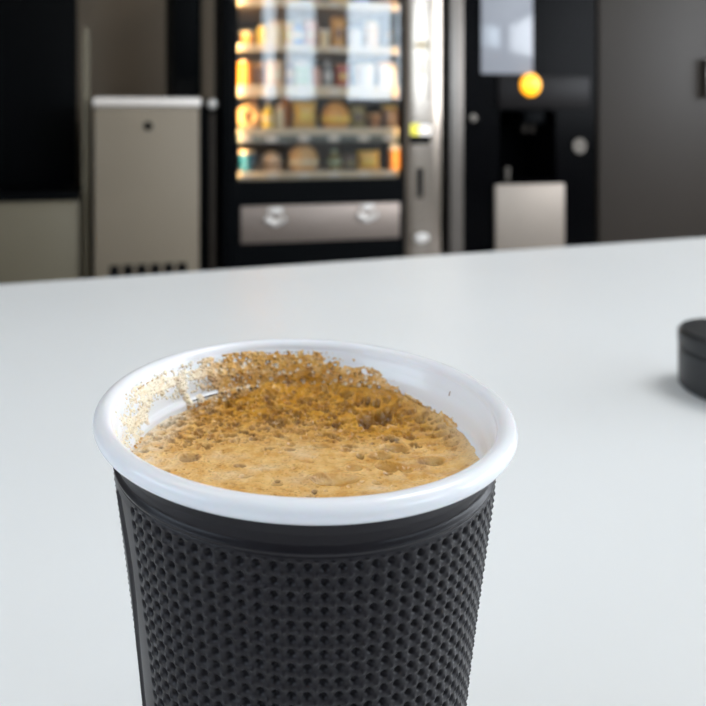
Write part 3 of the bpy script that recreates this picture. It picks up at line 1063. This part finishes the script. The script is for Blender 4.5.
ua2, _ = P(172.5, 90, .13)
ub2, _ = P(201, 90, .13)
hw2 = (ub2 - ua2) / 2
bk = thing('countertop_appliance', 'plain black appliance standing on top of the grey steel cabinet', 'appliance', W((ua2 + ub2) / 2 - .0, .10, zt), A)
MB().box(-hw2, hw2, .03, .30, .012, .62, .010).build('body', M['deep'], bk)
box(-hw2 + .012, hw2 - .012, .018, .03, .08, .58, .004).build('front_panel', M['black'], bk)
for sx in (-hw2 + .03, hw2 - .03):
    for sy in (.06, .26):
        MB().lathe([(0, 0), (.012, 0), (.012, .013), (0, .013)], (sx, sy, 0), 14).build('foot', M['rubber'], bk)

ua, zt2 = P(201.5, 98.5, .06)
ub, _ = P(216.5, 98, .06)
ub = min(ub, u0 - .003)
hw3 = (ub - ua) / 2
ps = thing('cable_box', 'narrow black upright box with chrome cap between steel cabinet and vending machine', 'box', W((ua + ub) / 2, .06), A)
box(-hw3, hw3, 0, .10, 0, zt2, .004).build('body', M['black'], ps)
box(hw3 * .05, hw3 * .80, -.012, 0, .02, zt2 - .06, .003).build('front_profile', M['darkgrey'], ps)
MB().lathe([(0, 0), (.019, 0), (.021, .004), (.016, .010), (0, .013)], (hw3 * .45, 0, zt2 - .022), 24, 'Y').build('cap', M['brightsteel'], ps)

ua, _ = P(79, 185)
zt3 = .60
bw = .46
bn = thing('waste_bin', 'low olive grey metal waste bin left of the grey steel cabinet', 'bin', W(ua - bw / 2, 0), A)
_, zt3 = P(75, 193)
mb = MB()
mb.box(-bw / 2, bw / 2, .02, .42, .03, zt3 - .03, .012, 3)
mb.build('body', M['bin'], bn)
box(-bw / 2 - .006, bw / 2 + .006, .012, .43, zt3 - .029, zt3, .008, seg=3).build('lid', M['black'], bn)
box(-bw / 2 + .02, bw / 2 - .02, .010, .02, .05, zt3 - .05, .004).build('door', M['bin'], bn)
box(-bw / 2 + .02, bw / 2 - .02, .05, .40, 0, .03).build('plinth', M['rubber'], bn)
ua = ua + .012
ub = ua + .026
pl = thing('metal_upright', 'slim grey upright metal post between waste bin and steel cabinet', 'post', W((ua + ub) / 2, .06), A)
box(-(ub - ua) / 2, (ub - ua) / 2, 0, .04, .008, 1.25, .002).build('post', M['bin'], pl)
box(-.013, .013, -.015, .055, 0, .008).build('base_plate', M['bin'], pl)
q0, _ = P(202, 98, .17)
struct('trim_1', box(q0, u0 - .004, .17, VW, 0, ZC), M['wall'])
# dark panel standing behind the bin and cabinet
u_a, _ = P(-160, 100, .72)
u_b, _ = P(76, 100, .46)
dk = thing('dark_cupboard', 'tall black cupboard behind the olive waste bin at the far left', 'cupboard', W((u_a + u_b) / 2, .46), A)
hw4 = (u_b - u_a) / 2
box(-hw4, hw4, .02, .38, .05, 2.0, .003).build('body', M['deep'], dk)
for sgn in (-1, 1):
    dd = box(min(sgn * .003, sgn * (hw4 - .003)), max(sgn * .003, sgn * (hw4 - .003)), 0, .02, .06, 1.99, .002).build('door', M['black'], dk)
    box(sgn * .04 - .006, sgn * .04 + .006, -.025, 0, 1.25, 1.40, .003).build('handle', M['profile'], dd)
box(-hw4 + .02, hw4 - .02, .05, .36, 0, .05).build('plinth', M['rubber'], dk)

# ------------------------------------------------------------------ right: coffee machine
ua, _ = P(449.5, 100)
ub, _ = P(595.5, 100)
uc = (ua + ub) / 2
hw = (ub - ua) / 2
cm = thing('coffee_machine', 'tall black coffee vending machine with amber lamp right of the payment column', 'coffee machine', W(uc, 0), A)


def cx(px, v=0.0):
    return P(px, 100, v)[0] - uc


nx0, nx1 = cx(499), cx(556)
nz1, nz0 = P(527, 110)[1], P(527, 180)[1]
b = MB()
b.box(cx(465), nx0, 0, .72, .05, 1.83).box(nx1, hw, 0, .72, .05, 1.83).box(nx0, nx1, 0, .72, .05, nz0).box(nx0, nx1, 0, .72, nz1, 1.83)
b.box(nx0, nx1, .22, .72, nz0, nz1)
b.box(-hw, cx(465), .03, .72, .05, 1.83)
b.build('body', M['gloss'], cm)
box(-hw, cx(463.5), -.004, .03, .05, 1.83, .008, seg=4).build('side_profile', M['profile'], cm)
pbx = lambda a, y1_, c, y2_, d0, d1, bev=0: box(P(a, 100, min(d0, d1))[0] - uc, P(c, 100, min(d0, d1))[0] - uc, d0, d1, P((a + c) / 2, y2_, min(d0, d1))[1],
                                                P((a + c) / 2, y1_, min(d0, d1))[1], bev=bev)
pbx(481.5, -6, 533, 74, -.006, 0, .002).build('display', M['display'], cm)
pbx(499, 76, 590, 108, -.012, 0, .004).build('control_panel', M['panelgrey'], cm)
lu, lz = P(530, 85, -.012)
MB().lathe([(0, 0), (.047, 0), (.049, .006), (.043, .014), (.02, .018), (0, .019)], (lu - uc, -.012, lz), 36, 'Y').build('amber_lamp', M['amber'], cm)['label'] = 'glowing amber lamp'
pbx(496, 184, 565, 262, -.016, 0, .004).build('waste_door', M['wastesteel'], cm)
lu, lz = P(579, 146)
lk = MB().lathe([(0, 0), (.030, 0), (.034, .004), (.030, .009), (.022, .009), (.020, .005), (0, .005)], (lu - uc, 0, lz), 36, 'Y').build('lock', M['dimmetal'], cm)
box(lu - uc - .003, lu - uc + .003, -.008, -.005, lz - .012, lz + .012).build('key_slot', M['deep'], lk)
lu, lz = P(472.5, 118)
MB().lathe([(0, 0), (.016, 0), (.018, .004), (.014, .012), (0, .015)], (lu - uc, 0, lz), 24, 'Y').build('knob', M['dimmetal'], cm)
lu, lz = P(507, 172, .05)
MB().lathe([(0, 0), (.010, 0), (.010, .03), (.013, .034), (.013, .05), (.009, .055), (0, .055)], (lu - uc, .05, nz0), 20).build('spout', M['dimmetal'], cm)
lu, _ = P(527, 120, .09)
MB().box(lu - uc - .05, lu - uc + .05, .03, .21, nz1 - .06, nz1, .006).build('nozzle_block', M['black'], cm)
MB().lathe([(0, -.10), (.010, -.10), (.013, -.06), (.013, 0), (0, 0)], (lu - uc - .02, .08, nz1), 16).lathe([(0, -.10), (.010, -.10), (.013, -.06), (.013, 0), (0, 0)],
                                                                                             (lu - uc + .02, .08, nz1), 16).build('nozzle', M['darkgrey'], cm)
for sx in (-hw + .05, hw - .05):
    for sy in (.06, .66):
        MB().lathe([(0, 0), (.022, 0), (.022, .05), (0, .05)], (sx, sy, 0), 16).build('foot', M['rubber'], cm)

# ------------------------------------------------------------------ far right: grey locker
ua, _ = P(597.5, 100)
ub = ua + .62
gk = thing('grey_locker', 'tall plain dark grey cabinet right of the black coffee machine', 'cabinet', W((ua + ub) / 2, -.01), A)
hw = .31
box(-hw, hw, .022, .70, .05, 2.0, .003).build('body', M['darkgrey'], gk)
dd = box(-hw + .002, hw - .002, 0, .0215, .07, 1.98, .004).build('door', M['darkgrey'], gk)
box(hw - .07, hw - .055, -.03, 0, 1.0, 1.18, .004).build('handle', M['profile'], dd)
box(-hw + .02, hw - .02, .05, .68, 0, .05).build('plinth', M['rubber'], gk)
